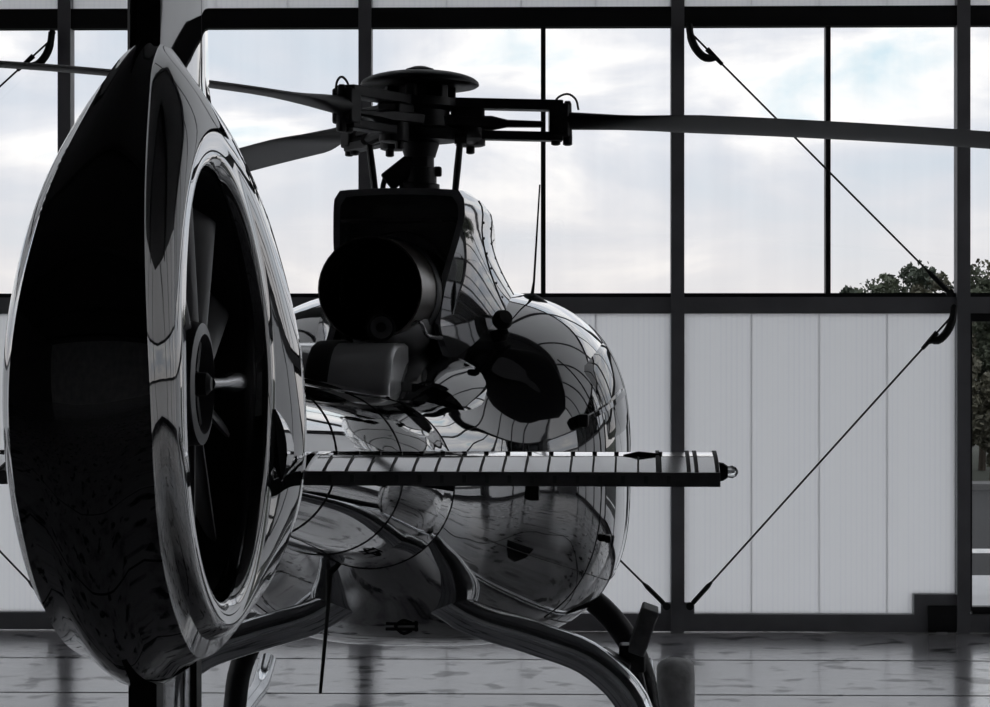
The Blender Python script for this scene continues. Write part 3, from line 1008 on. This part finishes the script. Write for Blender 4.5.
clip_me = MB().box((0, 0, 0), (0.012, 0.02, 0.005)).mesh('rib', 'seam')
for s in (1, -1):
    for k in range(19):
        xx = 0.285 + k * 0.0585
        if xx > HS - 0.1:
            break
        link('rib', rib_me, stab, (s * xx, SY0, SZ))
        link('rib', low_me, stab, (s * (xx + 0.02), SY0 - 0.016, SZ - 0.017))
        link('rib', clip_me, stab, (s * xx, SY0 + 0.24, SZ + 0.040))
    for xx in (HS - 0.16, HS - 0.08, HS - 0.06, HS - 0.006):
        b = MB().loft([[(s * xx + d, y_, z_ + (0.004 if i < 6 else -0.004)) for i, (y_, z_) in enumerate(prof)] for d in (-0.005, 0.005)])
        b.build('tip_band', 'seam', stab)
    MB().tube([(s * (HS - 0.25), SY0 + 0.2, SZ + 0.034), (s * (HS - 0.21), SY0 + 0.19, SZ + 0.036), (s * (HS - 0.15), SY0 + 0.2, SZ + 0.034)], [0.003, 0.010, 0.006], 8).build('lamp_fairing', 'seam', stab)
    MB().lathe([(0, 0.026), (0.012, 0.024), (0.024, 0.016)], (s * HS, SY0 + 0.12, SZ - 0.004), (s, 0, 0), 14).build('lamp_socket', 'seam', stab)
    MB().lathe([(0.0, 0.015), (0.012, 0.017), (0.022, 0.012), (0.027, 0.004)], (s * (HS + 0.024), SY0 + 0.12, SZ - 0.004), (s, 0, 0), 14).build('tip_lamp', 'lamp_glass', stab)

# --- rotor head
RZ = 3.237
HC = np.array((0.0, 0.0, RZ))
AZ = [R_(6.0), R_(126.0), R_(246.0)]
mast = MB().lathe([(2.80, 0.10), (2.90, 0.10), (2.905, 0.085), (2.98, 0.085), (2.985, 0.072), (3.28, 0.072)], (0, 0, 0), (0, 0, 1), 24).build('rotor_mast', 'dark_metal', heli)
MB().lathe([(2.835, 0.20), (2.86, 0.20), (2.865, 0.16)], (0, 0, 0), (0, 0, 1), 28).build('mast_collar', 'dark_metal', mast)
MB().box((-0.10, -0.05, 2.955), (0.16, 0.05, 0.10), Matrix.Rotation(R_(-38), 3, 'Y')).build('scissor_link', 'dark_metal', mast, bevel=0.012)
MB().tube(curve3([(-0.17, -0.05, 2.93), (-0.18, -0.05, 2.87), (-0.13, -0.05, 2.84)], 8), 0.014, 8).build('scissor_link', 'dark_metal', mast)
MB().tube([(-0.09, -0.05, 2.95), (-0.085, -0.05, 2.84)], 0.012, 8).build('scissor_link', 'dark_metal', mast)
MB().box((0.09, 0, 2.965), (0.04, 0.05, 0.05)).build('mast_lug', 'dark_metal', mast, bevel=0.01)
head = MB().lathe([(-0.20, 0.078), (-0.13, 0.10), (-0.12, 0.19), (-0.07, 0.21), (-0.05, 0.16), (0.03, 0.15), (0.05, 0.19), (0.09, 0.19), (0.10, 0.13), (0.19, 0.12)], HC, (0, 0, 1), 28).build('rotor_hub', 'dark_metal', heli)
# domed cap
cap = []
for k in range(10):
    q = k / 9 * PI / 2
    cap.append((0.165 + 0.070 * math.sin(q), 0.295 * math.cos(q) + 0.004))
capm = MB().lathe([(0.15, 0.20), (0.152, 0.285), (0.16, 0.298)] + cap, HC, (0, 0, 1), 40).build('hub_cap', 'dark_metal', head)
MB().lathe([(0.22, 0.075), (0.245, 0.07), (0.258, 0.03)], HC, (0, 0, 1), 20).build('cap_boss', 'dark_metal', head)
for an in (10, 75, 140, 205, 260, 320):
    q = R_(an)
    MB().box(HC + np.array((0.15 * math.cos(q), 0.15 * math.sin(q), 0.13)), (0.06, 0.05, 0.09), Matrix.Rotation(q, 3, 'Z')).build('cap_bracket', 'dark_metal', head, bevel=0.008)


def blade_frame(az):
    return np.array((math.cos(az), math.sin(az), 0)), np.array((-math.sin(az), math.cos(az), 0))


LIN = [0.018, 0.018, 0.0]


def droop_blade(t, i):
    return -0.0126 - LIN[i] * (t - 0.7) - SAG[i] * max(0, t - 0.7) ** 2


def droop(t, sag):
    return -0.018 * t - sag * max(0, t - 0.7) ** 2


PITCH = [-9.0, 9.0, -6.0]
SAG = [0.0112, 0.0098, 0.0150]
for i, az in enumerate(AZ):
    E, Cc = blade_frame(az)
    UP = np.array((0, 0, 1.0))
    # star arm (waisted plate)
    rg = []
    for t, w, h in [(0.10, 0.10, 0.035), (0.28, 0.075, 0.032), (0.36, 0.06, 0.034), (0.44, 0.035, 0.018), (0.62, 0.03, 0.015)]:
        c = HC + E * t + UP * (-0.02 + droop(t, 0))
        rg.append([c + Cc * w * sx_ + UP * h * sz_ for sx_, sz_ in ((-1, -0.6), (-0.6, -1), (0.6, -1), (1, -0.6), (1, 0.6), (0.6, 1), (-0.6, 1), (-1, 0.6))])
    arm = MB().loft(rg).build('star_arm', 'dark_metal', head)
    MB().box(HC + E * 0.24 + UP * 0.0, (0.17, 0.13, 0.11), Matrix.Rotation(az, 3, 'Z')).build('lag_damper', 'dark_metal', head, bevel=0.02)
    # sleeve: upper and lower plates, end block
    for dz, w, h in ((0.075, 0.055, 0.026), (-0.082, 0.05, 0.022)):
        rg = []
        for t in (0.16, 0.4, 0.72):
            c = HC + E * t + UP * (dz + droop(t, 0) * 1.0)
            rg.append([c + Cc * w * sx_ + UP * h * sz_ for sx_, sz_ in ((-1, -1), (1, -1), (1, 1), (-1, 1))])
        MB().loft(rg).build('sleeve_plate', 'dark_metal', head, bevel=0.006)
    c = HC + E * 0.255 + UP * -0.10
    MB().lathe([(-0.045, 0.06), (-0.04, 0.075), (0.05, 0.075), (0.055, 0.055)], c, (0, 0, 1), 16).build('elastomer_bearing', 'dark_metal', head)
    MB().lathe([(0.0, 0.022), (-0.03, 0.022), (-0.035, 0.012)], c + UP * -0.045 + Cc * 0.03, (0, 0, 1), 10).build('bearing_bolt', 'dark_metal', head)
    c = HC + E * 0.70 + UP * (droop(0.70, 0) + 0.0)
    Rm = Matrix.Rotation(az, 3, 'Z')
    MB().box(c, (0.10, 0.11, 0.17), Rm).build('blade_clevis', 'dark_metal', head, bevel=0.012)
    for dt in (0.685, 0.745):
        MB().lathe([(-0.125, 0.014), (-0.12, 0.024), (-0.085, 0.024), (0.085, 0.02), (0.10, 0.014)], HC + E * dt + UP * droop(dt, 0), (0, 0, 1), 10).build('clevis_pin', 'dark_metal', head)
    MB().tube(curve3([c + UP * 0.08 + E * -0.03, c + UP * 0.12 + E * 0.0, c + UP * 0.135 + E * 0.05, c + UP * 0.11 + E * 0.085, c + UP * 0.055 + E * 0.10], 14), 0.006, 6).build('bonding_wire', 'seam', head)
    # pitch horn and link down to the swashplate
    hp = HC + E * 0.20 + Cc * -0.18 + UP * -0.12
    MB().tube([HC + E * 0.30 + UP * -0.10, hp], [0.035, 0.03], 10).build('pitch_horn', 'dark_metal', head)
    lo = np.array((hp[0] * 0.86, hp[1] * 0.86, 2.83))
    MB().tube([hp, hp * 0.5 + lo * 0.5, lo], [0.016, 0.018, 0.016], 10).build('pitch_link', 'dark_metal', head)
    MB().lathe([(-0.03, 0.03), (0.03, 0.03)], hp, E, 10).build('link_eye', 'dark_metal', head)
    # the blade
    rg = []
    for t in np.concatenate([np.linspace(0.70, 1.4, 8), np.linspace(1.6, 5.0, 20), np.linspace(5.05, 5.35, 6)]):
        k = min(1.0, (t - 0.70) / 0.75)
        k = k * k * (3 - 2 * k)
        ch = 0.055 + (0.178 - 0.055) * k
        th = 0.050 + (0.019 - 0.050) * k
        sweep = 0.0
        if t > 5.0:
            q = (t - 5.0) / 0.36
            ch *= math.sqrt(max(0.03, 1 - q * q))
            sweep = -0.08 * q * q
            th *= (1 - 0.6 * q)
        pit = R_(PITCH[i] - math.copysign(4.0, PITCH[i]) * (t - 0.7) / 4.65)
        cdir = Cc * math.cos(pit) + UP * math.sin(pit)
        ndir = -Cc * math.sin(pit) + UP * math.cos(pit)
        c = HC + E * t + UP * droop_blade(t, i) + cdir * (sweep - 0.02 * k)
        pr = []
        for q in np.linspace(0, 2 * PI, 18, endpoint=False):
            y_ = th * math.sin(q) * ((0.55 + 0.45 * math.cos(q)) * k + (1 - k) * 0.9)
            pr.append(c + cdir * ch * math.cos(q) + ndir * y_)
        rg.append(pr)
    bld = MB().loft(rg).build('rotor_blade', 'blade_skin', heli, None, 50)

# --- landing gear
for s in (1, -1):
    pts = [(s * 1.135, -1.9, 0.055), (s * 1.135, 1.5, 0.055), (s * 1.135, 1.85, 0.09), (s * 1.135, 2.1, 0.20)]
    sk = MB().tube(curve3(pts, 30), 0.052, 14).build('skid', 'chrome_tube', heli)
    MB().box((s * 1.15, -1.6, 0.012), (0.06, 0.5, 0.02)).build('wear_plate', 'dark_metal', sk)
    # boarding step bracket
    st = MB().box((s * 1.07, -0.9, 0.655), (0.12, 0.14, 0.125)).build('boarding_step', 'dark_metal', heli, bevel=0.012)
    MB().box((s * 1.122, -0.9, 0.785), (0.078, 0.26, 0.215), Matrix.Rotation(s * R_(19), 3, 'Y')).build('step_plate', 'rubber', st, bevel=0.008)
    MB().box((s * 0.975, -1.0, 0.625), (0.15, 0.16, 0.12), Matrix.Rotation(s * R_(30), 3, 'Y')).build('step_clamp', 'dark_metal', st, bevel=0.015)
    MB().tube([(s * 1.08, -0.9, 0.62), (s * 1.125, -0.9, 0.40), (s * 1.14, -0.9, 0.10)], [0.035, 0.035, 0.04], 10).build('step_strut', 'dark_metal', st)
rear = [(-1.15, 0.06), (-1.13, 0.25), (-1.07, 0.50), (-0.90, 0.675), (-0.62, 0.785), (-0.35, 0.87), (-0.18, 0.965), (0, 1.0), (0.18, 0.965), (0.35, 0.87), (0.62, 0.785), (0.90, 0.675), (1.07, 0.50), (1.13, 0.25), (1.15, 0.06)]
ct = MB().tube(curve3([(b_, -1.2, z) for b_, z in rear], 60), 0.078, 18, True).build('cross_tube', 'chrome_tube', heli)
front = [(-1.15, 0.06), (-1.12, 0.28), (-1.02, 0.50), (-0.80, 0.72), (-0.4, 0.80), (0, 0.80), (0.4, 0.80), (0.80, 0.72), (1.02, 0.50), (1.12, 0.28), (1.15, 0.06)]
MB().tube(curve3([(b_, 1.1, z) for b_, z in front], 50), 0.065, 16).build('cross_tube', 'dark_metal', heli)

# --- ground handling wheels clipped outside the skids
def hw(s, label):
    e = empty('handling_wheel', (HX + math.cos(HEAD) * s * 1.305 + math.sin(HEAD) * 1.42, HY - math.sin(HEAD) * s * 1.305 + math.cos(HEAD) * 1.42, 0), -HEAD)
    tag(e, label, 'wheel', 'ground handling wheels at the skids')
    prof = [(-0.085, 0.09), (-0.106, 0.10), (-0.104, 0.118), (-0.094, 0.138), (-0.075, 0.153), (-0.045, 0.163), (0, 0.168), (0.045, 0.163), (0.075, 0.153), (0.094, 0.138), (0.104, 0.118), (0.106, 0.10), (0.085, 0.09)]
    MB().lathe(prof, (0, 0, 0.168), (1, 0, 0), 36).build('tyre', 'tyre_grey', e)
    MB().lathe([(-0.06, 0.03), (-0.08, 0.09), (0.08, 0.09), (0.06, 0.03)], (0, 0, 0.168), (1, 0, 0), 20).build('rim', 'fan_metal', e)
    MB().tube([(-s * 0.07, 0, 0.168), (-s * 0.118, 0, 0.168)], 0.02, 8).build('axle', 'steel', e)
    return e


hw(1, 'grey rubber handling wheel standing beside the skid and boarding step')
